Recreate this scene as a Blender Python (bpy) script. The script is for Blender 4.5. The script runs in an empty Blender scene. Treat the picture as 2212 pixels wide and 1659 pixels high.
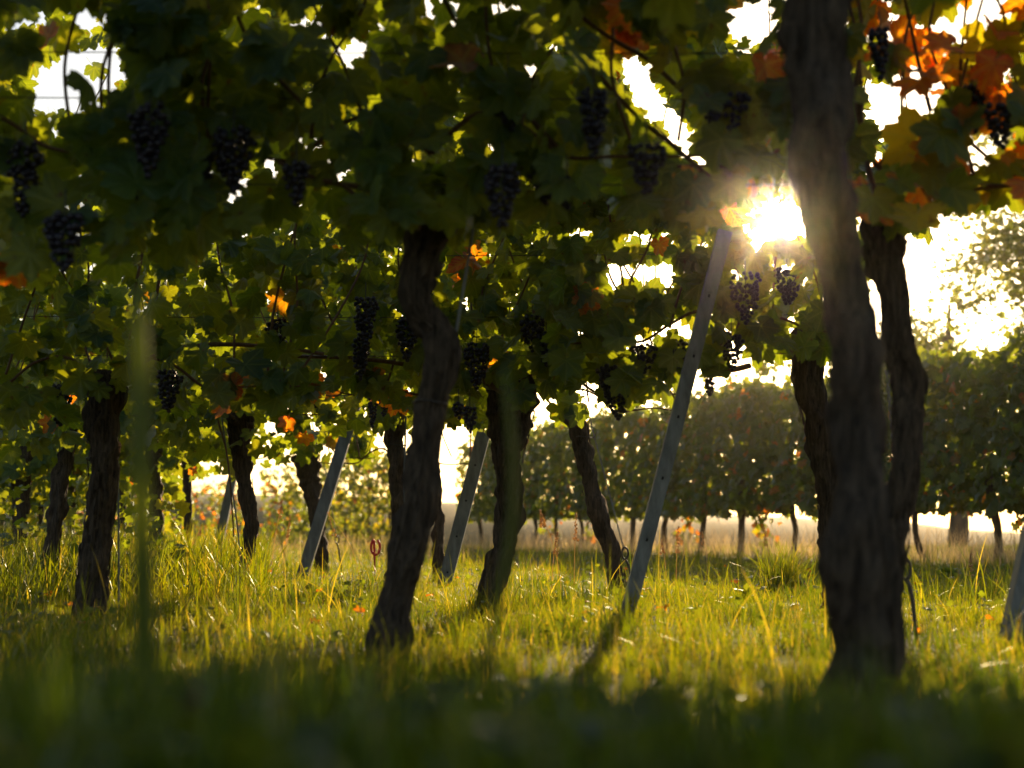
import bpy, math, random
import numpy as np
from mathutils import Vector, noise

random.seed(7)
RNG = np.random.default_rng(11)
S = bpy.context.scene
COL = S.collection

# ------------------------------------------------------------------ camera, sky, sun, exposure
F = 3070.0                       # focal length in photo-display pixels (2212 wide)
TILT = math.radians(5.95)
CAMZ = 0.30
SUN_AZ = math.radians(10.7)      # to the right of the view direction
SUN_EL = math.radians(12.7)

cam_d = bpy.data.cameras.new('camera')
cam_d.sensor_width = 36.0
cam_d.lens = 36.0 * F / 2212.0
cam_d.clip_start = 0.02
cam_d.clip_end = 2000
cam_d.dof.use_dof = True
cam_d.dof.focus_distance = 6.3
cam_d.dof.aperture_fstop = 3.0
cam = bpy.data.objects.new('camera', cam_d)
cam.location = (0, 0, CAMZ)
cam.rotation_euler = (math.radians(90) + TILT, 0, 0)
COL.objects.link(cam)
S.camera = cam

w = bpy.data.worlds.new('World')
S.world = w
w.use_nodes = True
nt = w.node_tree
sky = nt.nodes.new('ShaderNodeTexSky')
sky.sky_type = 'NISHITA'
sky.sun_disc = False
sky.sun_elevation = SUN_EL
sky.sun_rotation = SUN_AZ
sky.air_density = 1.0
sky.dust_density = 1.8
nt.links.new(sky.outputs[0], nt.nodes['Background'].inputs[0])
nt.nodes['Background'].inputs[1].default_value = 0.085

sun_d = bpy.data.lights.new('sun_lamp', 'SUN')
sun_d.energy = 5.0
sun_d.angle = math.radians(0.53)
sun_d.color = (1.0, 0.75, 0.45)
sun_o = bpy.data.objects.new('sun_lamp', sun_d)
SUNV = Vector((math.sin(SUN_AZ) * math.cos(SUN_EL), math.cos(SUN_AZ) * math.cos(SUN_EL), math.sin(SUN_EL)))
sun_o.rotation_euler = (-SUNV).to_track_quat('-Z', 'Y').to_euler()
sun_o.location = (3, -3, 8)
COL.objects.link(sun_o)

S.view_settings.view_transform = 'Standard'
S.view_settings.look = 'None'
S.view_settings.exposure = 1.0
S.view_settings.gamma = 1.0
S.cycles.use_denoising = True
S.cycles.max_bounces = 7
S.cycles.diffuse_bounces = 5
S.cycles.transmission_bounces = 4
S.cycles.glossy_bounces = 2
S.cycles.volume_bounces = 1
S.cycles.transparent_max_bounces = 4
S.cycles.sample_clamp_indirect = 6.0
S.cycles.caustics_reflective = False
S.cycles.caustics_refractive = False


def P(px, py, Y):
    """point of the place seen at display pixel (px, py) at forward distance Y"""
    u = (px - 1106.0) / F
    v = (829.5 - py) / F
    dy = math.cos(TILT) - v * math.sin(TILT)
    dz = math.sin(TILT) + v * math.cos(TILT)
    k = Y / dy
    return Vector((u * k, Y, CAMZ + dz * k))


def proj(p):
    z = p[:, 2] - CAMZ
    dep = p[:, 1] * math.cos(TILT) + z * math.sin(TILT)
    up = -p[:, 1] * math.sin(TILT) + z * math.cos(TILT)
    dep = np.maximum(dep, 1e-3)
    return 1106 + F * p[:, 0] / dep, 829.5 - F * up / dep, F / dep


# ------------------------------------------------------------------ materials
def newmat(name):
    m = bpy.data.materials.new(name)
    m.use_nodes = True
    m.node_tree.nodes.clear()
    out = m.node_tree.nodes.new('ShaderNodeOutputMaterial')
    return m, m.node_tree, out


def nd(t, kind, **kw):
    n = t.nodes.new(kind)
    for k, v in kw.items():
        setattr(n, k, v)
    return n


def math_n(t, op, a, b=None, c=None, clamp=False):
    n = nd(t, 'ShaderNodeMath', operation=op, use_clamp=clamp)
    for i, x in enumerate((a, b, c)):
        if x is None:
            continue
        if isinstance(x, (int, float)):
            n.inputs[i].default_value = x
        else:
            t.links.new(x, n.inputs[i])
    return n.outputs[0]


def mixc(t, fac, a, b, mode='MIX'):
    n = nd(t, 'ShaderNodeMix', data_type='RGBA', blend_type=mode)
    for i, x in ((0, fac), (6, a), (7, b)):
        if isinstance(x, (int, float)):
            n.inputs[i].default_value = x
        elif isinstance(x, tuple):
            n.inputs[i].default_value = (*x, 1)
        else:
            t.links.new(x, n.inputs[i])
    return n.outputs[2]


def leaf_material():
    m, t, out = newmat('vine_leaf')
    L = t.links.new
    lc = nd(t, 'ShaderNodeAttribute', attribute_name='lc')
    au = nd(t, 'ShaderNodeAttribute', attribute_name='au')
    co = nd(t, 'ShaderNodeAttribute', attribute_name='leafco')
    sep = nd(t, 'ShaderNodeSeparateXYZ')
    L(co.outputs['Vector'], sep.inputs[0])
    ax = math_n(t, 'ABSOLUTE', sep.outputs[0])
    y = sep.outputs[1]
    dist = None
    for a in (0, 47, 103):
        s, c = math.sin(math.radians(a)), math.cos(math.radians(a))
        cr = math_n(t, 'ABSOLUTE', math_n(t, 'SUBTRACT', math_n(t, 'MULTIPLY', ax, c), math_n(t, 'MULTIPLY', y, s)))
        al = math_n(t, 'ADD', math_n(t, 'MULTIPLY', ax, s), math_n(t, 'MULTIPLY', y, c))
        pen = math_n(t, 'MULTIPLY', math_n(t, 'LESS_THAN', al, 0.0), 1.0)
        d = math_n(t, 'ADD', cr, pen)
        # side veins branching off each main vein
        sv = math_n(t, 'PINGPONG', math_n(t, 'SUBTRACT', al, math_n(t, 'MULTIPLY', cr, 0.9)), 0.085)
        sv = math_n(t, 'ADD', math_n(t, 'ADD', math_n(t, 'MULTIPLY', sv, 0.9), math_n(t, 'MULTIPLY', cr, 0.10)), math_n(t, 'ADD', pen, 0.012))
        d = math_n(t, 'MINIMUM', d, sv)
        dist = d if dist is None else math_n(t, 'MINIMUM', dist, d)
    vein = math_n(t, 'SUBTRACT', 1.0, math_n(t, 'DIVIDE', dist, 0.028), clamp=True)
    near = math_n(t, 'SUBTRACT', 1.0, math_n(t, 'DIVIDE', dist, 0.11), clamp=True)
    ns = nd(t, 'ShaderNodeTexNoise')
    ns.inputs['Scale'].default_value = 38.0
    ns.inputs['Detail'].default_value = 2.0
    geo = nd(t, 'ShaderNodeNewGeometry')
    L(geo.outputs['Position'], ns.inputs['Vector'])
    nz = ns.outputs[0]
    # green tissue
    green = mixc(t, math_n(t, 'MULTIPLY', vein, 0.45), lc.outputs['Color'], (0.20, 0.26, 0.07))
    green = mixc(t, math_n(t, 'MULTIPLY', nz, 0.5), green, (0.085, 0.10, 0.012))
    spot = math_n(t, 'MULTIPLY', math_n(t, 'SUBTRACT', nz, 0.66), 9.0, clamp=True)
    green = mixc(t, spot, green, (0.07, 0.035, 0.012))
    # autumn tissue: red between the veins, yellow beside them
    red = mixc(t, nz, (0.26, 0.010, 0.010), (0.36, 0.035, 0.012))
    f = math_n(t, 'ADD', near, math_n(t, 'MULTIPLY', math_n(t, 'SUBTRACT', nz, 0.5), 1.2), clamp=True)
    f = math_n(t, 'MULTIPLY', f, 0.75)
    aut = mixc(t, f, red, (0.34, 0.22, 0.03))
    amt = math_n(t, 'MULTIPLY', au.outputs['Fac'], math_n(t, 'ADD', 0.65, math_n(t, 'MULTIPLY', nz, 0.7)), clamp=True)
    col = mixc(t, amt, green, aut)
    dif = nd(t, 'ShaderNodeBsdfDiffuse')
    L(mixc(t, 1.0, col, (0.80, 1.0, 1.05), 'MULTIPLY'), dif.inputs[0])
    tr = nd(t, 'ShaderNodeBsdfTranslucent')
    tcol = mixc(t, 1.0, col, (4.0, 3.15, 0.40), 'MULTIPLY')
    L(tcol, tr.inputs[0])
    mx = nd(t, 'ShaderNodeMixShader')
    mx.inputs[0].default_value = 0.55
    L(dif.outputs[0], mx.inputs[1])
    L(tr.outputs[0], mx.inputs[2])
    gl = nd(t, 'ShaderNodeBsdfGlossy')
    gl.inputs['Roughness'].default_value = 0.42
    gl.inputs[0].default_value = (0.9, 0.95, 1, 1)
    fr = nd(t, 'ShaderNodeFresnel')
    fr.inputs[0].default_value = 1.38
    bmp = nd(t, 'ShaderNodeBump')
    bmp.inputs['Strength'].default_value = 0.5
    bmp.inputs['Distance'].default_value = 0.004
    L(math_n(t, 'SUBTRACT', math_n(t, 'MULTIPLY', nz, 0.6), near), bmp.inputs['Height'])
    L(bmp.outputs[0], gl.inputs['Normal'])
    L(bmp.outputs[0], dif.inputs['Normal'])
    m2 = nd(t, 'ShaderNodeMixShader')
    L(math_n(t, 'MINIMUM', math_n(t, 'MULTIPLY', fr.outputs[0], 0.6), 0.13), m2.inputs[0])
    L(mx.outputs[0], m2.inputs[1])
    L(gl.outputs[0], m2.inputs[2])
    L(m2.outputs[0], out.inputs[0])
    return m


def blade_material(name, tmul=(3.9, 3.6, 0.4), rough=0.35):
    m, t, out = newmat(name)
    L = t.links.new
    lc = nd(t, 'ShaderNodeAttribute', attribute_name='lc')
    dif = nd(t, 'ShaderNodeBsdfDiffuse')
    L(lc.outputs['Color'], dif.inputs[0])
    tr = nd(t, 'ShaderNodeBsdfTranslucent')
    L(mixc(t, 1.0, lc.outputs['Color'], tmul, 'MULTIPLY'), tr.inputs[0])
    mx = nd(t, 'ShaderNodeMixShader')
    mx.inputs[0].default_value = 0.55
    L(dif.outputs[0], mx.inputs[1])
    L(tr.outputs[0], mx.inputs[2])
    gl = nd(t, 'ShaderNodeBsdfGlossy')
    gl.inputs['Roughness'].default_value = rough
    gl.inputs[0].default_value = (1, 0.95, 0.85, 1)
    fr = nd(t, 'ShaderNodeFresnel')
    fr.inputs[0].default_value = 1.40
    m2 = nd(t, 'ShaderNodeMixShader')
    L(math_n(t, 'MINIMUM', math_n(t, 'MULTIPLY', fr.outputs[0], 0.35), 0.10), m2.inputs[0])
    L(mx.outputs[0], m2.inputs[1])
    L(gl.outputs[0], m2.inputs[2])
    L(m2.outputs[0], out.inputs[0])
    return m


def rough_material(name, c1, c2, scale=(30, 30, 6), rough=0.85, bump=0.6, bd=0.006, metal=0.0, spec=0.3):
    m, t, out = newmat(name)
    L = t.links.new
    b = nd(t, 'ShaderNodeBsdfPrincipled')
    geo = nd(t, 'ShaderNodeTexCoord')
    mp = nd(t, 'ShaderNodeMapping')
    mp.inputs['Scale'].default_value = scale
    L(geo.outputs['Object'], mp.inputs[0])
    n1 = nd(t, 'ShaderNodeTexNoise')
    n1.inputs['Scale'].default_value = 1.0
    n1.inputs['Detail'].default_value = 6
    n1.inputs['Roughness'].default_value = 0.7
    L(mp.outputs[0], n1.inputs['Vector'])
    r = nd(t, 'ShaderNodeValToRGB')
    r.color_ramp.elements[0].position = 0.32
    r.color_ramp.elements[1].position = 0.68
    r.color_ramp.elements[0].color = (*c1, 1)
    r.color_ramp.elements[1].color = (*c2, 1)
    L(n1.outputs[0], r.inputs[0])
    L(r.outputs[0], b.inputs['Base Color'])
    b.inputs['Roughness'].default_value = rough
    b.inputs['Metallic'].default_value = metal
    b.inputs['Specular IOR Level'].default_value = spec
    bmp = nd(t, 'ShaderNodeBump')
    bmp.inputs['Strength'].default_value = bump
    bmp.inputs['Distance'].default_value = bd
    L(n1.outputs[0], bmp.inputs['Height'])
    L(bmp.outputs[0], b.inputs['Normal'])
    L(b.outputs[0], out.inputs[0])
    return m


M_LEAF = leaf_material()
M_GRASS = blade_material('grass_blade')
M_DRY = blade_material('dry_blade', (1.5, 1.3, 0.9), 0.4)
M_BARK = rough_material('vine_bark', (0.018, 0.011, 0.007), (0.18, 0.118, 0.074), (100, 100, 11), 0.85, 1.0, 0.02)
M_CANE = rough_material('cane_bark', (0.10, 0.045, 0.022), (0.22, 0.11, 0.05), (120, 120, 30), 0.6, 0.5, 0.002)
M_GALV = rough_material('galvanised_steel', (0.12, 0.12, 0.117), (0.26, 0.265, 0.26), (30, 30, 8), 0.6, 0.25, 0.002, 0.15, 0.4)
M_RUST = rough_material('dark_wire', (0.05, 0.04, 0.035), (0.13, 0.10, 0.08), (60, 60, 60), 0.5, 0.4, 0.001, 0.5, 0.5)
M_HOLE = rough_material('dark_slot', (0.01, 0.01, 0.01), (0.02, 0.02, 0.02))
M_SOIL = rough_material('soil', (0.035, 0.035, 0.012), (0.08, 0.075, 0.03), (5, 5, 5), 0.95, 0.8, 0.02)
M_TREEBARK = rough_material('tree_bark', (0.05, 0.045, 0.035), (0.12, 0.10, 0.08), (12, 12, 3))
M_RED = rough_material('red_tag', (0.75, 0.03, 0.04), (0.85, 0.06, 0.06), (40, 40, 40), 0.5, 0.1)

# grapes: dark blue skin with a pale bloom
def grape_material():
    m, t, out = newmat('grape_skin')
    b = nd(t, 'ShaderNodeBsdfPrincipled')
    n1 = nd(t, 'ShaderNodeTexNoise')
    n1.inputs['Scale'].default_value = 90
    geo = nd(t, 'ShaderNodeNewGeometry')
    t.links.new(geo.outputs['Position'], n1.inputs['Vector'])
    t.links.new(mixc(t, n1.outputs[0], (0.006, 0.003, 0.005), (0.024, 0.014, 0.026)), b.inputs['Base Color'])
    b.inputs['Roughness'].default_value = 0.45
    b.inputs['Subsurface Weight'].default_value = 0.0
    t.links.new(b.outputs[0], out.inputs[0])
    return m


M_GRAPE = grape_material()

# ------------------------------------------------------------------ object helpers
def tag(o, label=None, cat=None, group=None, kind=None):
    if label:
        o['label'] = label
    if cat:
        o['category'] = cat
    if group:
        o['group'] = group
    if kind:
        o['kind'] = kind
    return o


def empty(name, loc, label, cat, group=None):
    o = bpy.data.objects.new(name, None)
    o.empty_display_size = 0.1
    o.location = loc
    COL.objects.link(o)
    return tag(o, label, cat, group)


def link(name, me, mat, parent=None):
    o = bpy.data.objects.new(name, me)
    if mat:
        me.materials.append(mat)
    COL.objects.link(o)
    if parent is not None:
        o.parent = parent
        # mesh coordinates are world coordinates: take the parent's place off them
        loc = np.array(parent.location)
        n = len(me.vertices)
        a = np.empty(n * 3, np.float32)
        me.vertices.foreach_get('co', a)
        a = a.reshape(-1, 3) - loc.astype(np.float32)
        me.vertices.foreach_set('co', a.ravel())
        me.update()
    return o


def npmesh(name, V, faces, smooth=True):
    """faces: int array (n, k) or list of such arrays"""
    if not isinstance(faces, list):
        faces = [faces]
    me = bpy.data.meshes.new(name)
    nv = len(V)
    nl = sum(f.size for f in faces)
    nf = sum(len(f) for f in faces)
    me.vertices.add(nv)
    me.vertices.foreach_set('co', np.asarray(V, np.float32).ravel())
    me.loops.add(nl)
    me.loops.foreach_set('vertex_index', np.concatenate([f.ravel() for f in faces]).astype(np.int32))
    me.polygons.add(nf)
    tot = np.concatenate([np.full(len(f), f.shape[1]) for f in faces])
    st = np.concatenate([[0], np.cumsum(tot)[:-1]])
    me.polygons.foreach_set('loop_start', st.astype(np.int32))
    me.polygons.foreach_set('loop_total', tot.astype(np.int32))
    me.polygons.foreach_set('use_smooth', np.full(nf, smooth))
    me.update(calc_edges=True)
    me.validate()
    return me


def catmull(pts, step):
    """pts: list of (x, y, z, r) -> finely sampled array"""
    p = np.array(pts, float)
    out = []
    n = len(p)
    for i in range(n - 1):
        a = p[max(i - 1, 0)]; b = p[i]; c = p[i + 1]; d = p[min(i + 2, n - 1)]
        k = max(1, int(np.linalg.norm(c[:3] - b[:3]) / step))
        for j in range(k):
            t = j / k
            out.append(0.5 * (2 * b + (c - a) * t + (2 * a - 5 * b + 4 * c - d) * t * t + (3 * b - a - 3 * c + d) * t ** 3))
    out.append(p[-1])
    return np.array(out)


def tube_arrays(pts, seg=8, step=0.03, rough=0.0, seed=0, cap=True):
    q = catmull(pts, step)
    n = len(q)
    tan = np.gradient(q[:, :3], axis=0)
    tan /= np.linalg.norm(tan, axis=1)[:, None] + 1e-9
    ref = np.array([0, 1, 0.0]) if abs(tan[0][1]) < 0.9 else np.array([1, 0, 0.0])
    V = np.empty((n, seg, 3))
    a = np.cross(ref, tan[0]); a /= np.linalg.norm(a)
    for i in range(n):
        a = a - tan[i] * a.dot(tan[i]); a /= np.linalg.norm(a)
        b = np.cross(tan[i], a)
        for k in range(seg):
            th = 2 * math.pi * k / seg
            r = q[i, 3]
            if rough:
                c, s = math.cos(th), math.sin(th)
                z = i * step
                tw = z * 3.0
                c2, s2 = math.cos(th + tw), math.sin(th + tw)
                r *= 1 + rough * (1.6 * noise.noise(Vector((c * 1.1 + seed, s * 1.1, z * 9)))
                                  + 1.1 * (abs(noise.noise(Vector((c2 * 3.6, s2 * 3.6 + seed, z * 4.5)))) * 2 - 0.6)
                                  + 0.5 * noise.noise(Vector((c * 9, s * 9 + seed, z * 34))))
            V[i, k] = q[i, :3] + r * (math.cos(th) * a + math.sin(th) * b)
    V = V.reshape(-1, 3)
    i = np.arange(n - 1)[:, None]; k = np.arange(seg)[None, :]
    k2 = (k + 1) % seg
    Fq = np.stack([i * seg + k, i * seg + k2, (i + 1) * seg + k2, (i + 1) * seg + k], -1).reshape(-1, 4)
    if cap:
        V = np.vstack([V, q[0, :3], q[-1, :3]])
        kk = np.arange(seg); k2 = (kk + 1) % seg
        T = np.vstack([np.stack([kk * 0 + n * seg, k2, kk], -1),
                       np.stack([kk * 0 + n * seg + 1, (n - 1) * seg + kk, (n - 1) * seg + k2], -1)])
        return V, [Fq, T]
    return V, [Fq]


def merge(parts):
    Vs, F3, F4 = [], [], []
    o = 0
    for V, fs in parts:
        Vs.append(V)
        for f in fs:
            (F3 if f.shape[1] == 3 else F4).append(f + o)
        o += len(V)
    fs = []
    if F4: fs.append(np.vstack(F4))
    if F3: fs.append(np.vstack(F3))
    return np.vstack(Vs), fs


def box_arrays(c, half, R=None):
    v = np.array([[x, y, z] for x in (-1, 1) for y in (-1, 1) for z in (-1, 1)], float) * half
    if R is not None:
        v = v @ np.array(R).T
    v = v + np.array(c)
    f = np.array([[0, 1, 3, 2], [4, 6, 7, 5], [0, 4, 5, 1], [2, 3, 7, 6], [0, 2, 6, 4], [1, 5, 7, 3]])
    return v, [f]


# ------------------------------------------------------------------ leaves
def leaf_template(detail):
    half = [(0, 1.0), (9, .86), (13, .90), (20, .74), (25, .66), (30, .78), (35, .80), (40, .93), (47, .98), (53, .86), (59, .88), (66, .70),
            (74, .60), (80, .70), (88, .70), (95, .80), (103, .82), (112, .70), (120, .71), (132, .58), (142, .60), (155, .50), (166, .40), (176, .10)]
    if detail == 0:
        half = [(0, 1.0), (24, .70), (46, .95), (73, .62), (102, .80), (140, .60), (168, .3)]
    if detail == 1:
        half = [(0, 1.0), (12, .86), (24, .68), (33, .78), (46, .97), (58, .86), (73, .62), (88, .70), (102, .82), (122, .70), (142, .60), (160, .46), (175, .10)]
    L = [(-a, r) for a, r in reversed(half) if a > 0] + half
    pts = [(r * math.sin(math.radians(a)), r * math.cos(math.radians(a))) for a, r in L]
    K = len(pts)
    if detail == 0:
        V = [(0, 0)] + pts
        Fc = [(0, i + 2, i + 1) for i in range(K - 1)]
        return np.array(V), [np.array(Fc)]
    V = [(0, 0)] + [(x * .5, y * .5) for x, y in pts] + pts
    T = [(0, i + 2, i + 1) for i in range(K - 1)]
    Q = [(i + 1, i + 2, K + i + 2, K + i + 1) for i in range(K - 1)]
    # petiole
    b = len(V)
    V += [(-.016, 0.02), (.016, 0.02), (-.014, -.35), (.014, -.35), (-.012, -.75), (.012, -.75)]
    Q += [(b, b + 1, b + 3, b + 2), (b + 2, b + 3, b + 5, b + 4)]
    return np.array(V), [np.array(Q), np.array(T)]


TEMPL = {d: leaf_template(d) for d in (0, 1, 2)}


def leaf_mesh(name, pos, nrm, tip, size, col, au, detail):
    N = len(pos)
    t2, fs = TEMPL[detail]
    K = len(t2)
    nrm = nrm / np.linalg.norm(nrm, axis=1)[:, None]
    tip = tip - nrm * (tip * nrm).sum(1)[:, None]
    tip /= np.linalg.norm(tip, axis=1)[:, None] + 1e-9
    side = np.cross(tip, nrm)
    x = np.repeat(t2[None, :, 0], N, 0)
    y = np.repeat(t2[None, :, 1], N, 0)
    x = x * RNG.uniform(.82, 1.12, (N, 1))
    rr = np.sqrt(x * x + y * y)
    th = np.arctan2(x, y)
    cup = RNG.normal(0.14, .24, (N, 1)); fold = RNG.normal(.14, .28, (N, 1))
    wv = RNG.uniform(.02, .09, (N, 1)); ph = RNG.uniform(0, 6.3, (N, 1)); tw = RNG.normal(0, .15, (N, 1))
    z = -cup * rr ** 2 + fold * np.abs(x) + wv * rr * np.sin(3 * th + ph) + .045 * rr * np.sin(9 * th + 2 * ph) + tw * x * y
    if detail:
        z[:, -2:] = -.25 ; z[:, -4:-2] = -.06
    s = size[:, None]
    V = pos[:, None, :] + (x * s)[..., None] * side[:, None, :] + (y * s)[..., None] * tip[:, None, :] + (z * s)[..., None] * nrm[:, None, :]
    V = V.reshape(-1, 3)
    off = (np.arange(N) * K)[:, None, None]
    faces = [(f[None] + off).reshape(-1, f.shape[1]) for f in fs]
    me = npmesh(name, V, faces)
    a = me.attributes.new('leafco', 'FLOAT_VECTOR', 'POINT')
    lcv = np.zeros((N, K, 3), np.float32); lcv[..., 0] = t2[None, :, 0]; lcv[..., 1] = t2[None, :, 1]
    a.data.foreach_set('vector', lcv.ravel())
    a = me.attributes.new('lc', 'FLOAT_COLOR', 'POINT')
    c = np.ones((N, K, 4), np.float32); c[..., :3] = col[:, None, :]
    a.data.foreach_set('color', c.ravel())
    a = me.attributes.new('au', 'FLOAT', 'POINT')
    a.data.foreach_set('value', np.repeat(au, K).astype(np.float32))
    return me


# holes in the canopy where the sky shows: (cx, cy, rx, ry, rotation) in display pixels
HOLES = [(165, 165, 70, 62, 0), (235, 130, 25, 40, 0), (110, 215, 28, 16, 0), (180, 60, 14, 14, 0),
         (1425, 225, 98, 34, 50), (1470, 300, 34, 28, 0), (1375, 140, 32, 26, 0), (1495, 335, 26, 8, 0),
         (1670, 58, 26, 28, 0), (1600, 40, 16, 10, 0), (1694, 468, 34, 26, 0), (1620, 455, 16, 9, 0), (1640, 520, 10, 20, 0),
         (1925, 255, 46, 36, 0), (1965, 215, 40, 10, 30), (1875, 180, 18, 20, 0), (2070, 30, 16, 14, 0),
         (1870, 500, 18, 12, 0), (1945, 600, 14, 10, 0), (1890, 345, 16, 10, 0),
         (1265, 490, 32, 16, 0), (1385, 502, 40, 16, 0), (1520, 530, 32, 12, 0), (1420, 585, 62, 26, 0), (1325, 600, 24, 20, 0),
         (1530, 655, 12, 34, 0), (1400, 722, 52, 18, -20), (1478, 690, 22, 40, 0), (1010, 650, 15, 22, 0), (1590, 745, 24, 24, 0),
         (1708, 705, 8, 22, 0), (1690, 595, 7, 12, 0), (1745, 590, 14, 5, 0), (1680, 800, 30, 10, 0),
         (760, 100, 22, 10, 0), (700, 800, 12, 10, 0), (1275, 840, 16, 22, 0), (585, 915, 18, 12, 0), (1160, 865, 18, 14, 0),
         (2060, 500, 30, 30, 0), (1905, 610, 40, 60, 0), (2140, 560, 120, 60, 0), (2070, 640, 90, 60, 0)]
HOLES = [(a, b, c, d, math.cos(math.radians(e)), math.sin(math.radians(e))) for a, b, c, d, e in HOLES]


def in_hole(px, py, m):
    r = np.zeros(len(px), bool)
    for cx, cy, rx, ry, c, s in HOLES:
        dx, dy = px - cx, py - cy
        u = dx * c + dy * s
        v = -dx * s + dy * c
        r |= (u / (rx + m)) ** 2 + (v / (ry + m)) ** 2 < 1
    return r


def palette(N, yellow=0.25):
    g1 = np.array([.050, .092, .022]); g2 = np.array([.085, .135, .025]); g3 = np.array([.030, .065, .022]); ye = np.array([.17, .17, .02])
    t = RNG.random((N, 1)); k = RNG.random(N)
    c = g3 * (1 - t) + g2 * t
    c = np.where((k < .4)[:, None], g1 * (1 - t) + g2 * t, c)
    ky = RNG.random((N, 1)) ** 3 * yellow * 2
    c = c * (1 - ky) + ye * ky
    return c


def make_foliage(par, cx, cy, hw, zb, zt, thick, n, size, detail, ax=(1, 0), aut=0.006, holes=True, bottom=None, hot=None, yellow=.25, name='foliage', clump=True):
    """leaves of one vine: slab cx+-hw along ax, zb..zt high, thick deep"""
    ax = np.array([ax[0], ax[1]]); ax = ax / np.linalg.norm(ax)
    pn = np.array([-ax[1], ax[0]])
    M = int(n * 1.8) if holes else n
    u = RNG.uniform(-hw, hw, M)
    edge = RNG.random(M)
    tt = np.sign(RNG.random(M) - .5) * (RNG.random(M) ** .6) * thick
    zz = zb + (zt - zb) * RNG.random(M)
    nb = np.array([noise.noise(Vector(((cx + u[i]) * 2.6, cy * 3.1, 0))) for i in range(M)])
    nb2 = np.array([noise.noise(Vector(((cx + u[i]) * 7, cy * 3.1 + 9, zz[i] * 5))) for i in range(M)])
    ok = (zz > zb + .16 * nb + .04 + (.05 * nb2)) & (zz < zt + .22 * nb + .18 * nb2 - .03)
    if clump:
        ok &= nb2 > -.32 - .25 * RNG.random(M)
    pos = np.stack([cx + ax[0] * u + pn[0] * tt, cy + ax[1] * u + pn[1] * tt, zz], 1)
    px, py, s = proj(pos)
    if holes:
        ok &= ~((px - 1690) ** 2 + (py - 468) ** 2 < (26 + size * s * .9) ** 2)
        ok &= ~(in_hole(px, py, size * s * (.55 if cy < 4 else .35)) & (RNG.random(M) > .02))
    if bottom is not None:
        bx, by = zip(*bottom)
        lim = np.interp(px, bx, by)
        ok &= (py < lim - size * s * .7 + RNG.normal(0, 14, M)) | (px < -60) | (px > 2280)
    idx = np.nonzero(ok)[0][:n]
    pos, tt, px, py = pos[idx], tt[idx], px[idx], py[idx]
    N = len(pos)
    sd = np.sign(tt)
    nr = np.stack([pn[0] * sd, pn[1] * sd, np.full(N, .35)], 1) + RNG.normal(0, .50, (N, 3))
    tip = np.stack([np.zeros(N), np.zeros(N), np.full(N, -1.)], 1) + RNG.normal(0, .55, (N, 3))
    sz = size * np.clip(RNG.normal(1, .28, N), .4, 1.5)
    au = (RNG.random(N) < aut) * RNG.uniform(.4, 1, N)
    if hot:
        for hx, hy, hr, pr in hot:
            k = ((px - hx) ** 2 + (py - hy) ** 2 < hr * hr) & (RNG.random(N) < pr)
            au = np.where(k, RNG.uniform(.6, 1, N), au)
    me = leaf_mesh(name, pos, nr, tip, sz, palette(N, yellow), au, detail)
    o = link(name, me, M_LEAF, par)
    return o


# ------------------------------------------------------------------ vine parts
def px_path(path, Y, dy=0.0):
    out = []
    n = len(path)
    for i, (x, y, wd) in enumerate(path):
        yy = Y + dy * math.sin(i * 1.7)
        p = P(x, y, yy)
        out.append((p.x, p.y, p.z, wd * .5 * yy / F))
    return out


def trunk_from(path, Y, par, seg=20, step=.012, rough=.31, seed=0, strips=0, dy=.01):
    w3 = px_path(path, Y, dy)
    # carry the foot down into the soil
    x, y, z, r = w3[-1]
    w3.append((x - .005, y, min(z, 0) - .06, r * 1.15))
    # closed knobbly head
    x, y, z, r = w3[0]
    w3.insert(0, (x + .004, y, z + r * .9, r * .55))
    parts = [tube_arrays(w3, seg, step, rough, seed)]
    rnd = random.Random(seed)
    # knuckles on the head where old canes were cut
    for k in range(4):
        a = rnd.uniform(0, 6.28)
        c = Vector((w3[1][0], w3[1][1], w3[1][2] - rnd.uniform(0, .10)))
        d = Vector((math.cos(a), .6 * math.sin(a), rnd.uniform(.1, .7))).normalized()
        rr = w3[1][3]
        q = [(*(c + d * rr * t), rr * f) for t, f in ((.2, .5), (.8, .42), (1.25, .38), (1.5, .2))]
        parts.append(tube_arrays(q, 10, .006, .2, seed + k))
    q = catmull(w3, .02)
    for k in range(strips):       # shaggy strips of bark lifting off
        i = rnd.randrange(2, len(q) - 6)
        a = rnd.uniform(0, 6.28)
        L = rnd.randint(2, 5)
        wd = rnd.uniform(.002, .007)
        vs = []
        for j in range(L + 1):
            if i + j >= len(q): break
            r = q[i + j, 3] * (1.04 + .10 * abs(j - L * rnd.uniform(0, 1)) / L) + .002
            for s in (-1, 1):
                th = a + s * wd / max(r, .01)
                vs.append((q[i + j, 0] + r * math.cos(th), q[i + j, 1] + r * math.sin(th), q[i + j, 2]))
        m = len(vs) // 2
        if m > 1:
            f = np.array([[2 * j, 2 * j + 1, 2 * j + 3, 2 * j + 2] for j in range(m - 1)])
            parts.append((np.array(vs), [f]))
    V, fs = merge(parts)
    return link('trunk', npmesh('trunk', V, fs), M_BARK, par), w3


def cane(par, pts, name='cane', seg=7, rough=.10, seed=0, mat=None):
    V, fs = tube_arrays(pts, seg, .02, rough, seed)
    return link(name, npmesh(name, V, fs), mat or M_CANE, par)


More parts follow.
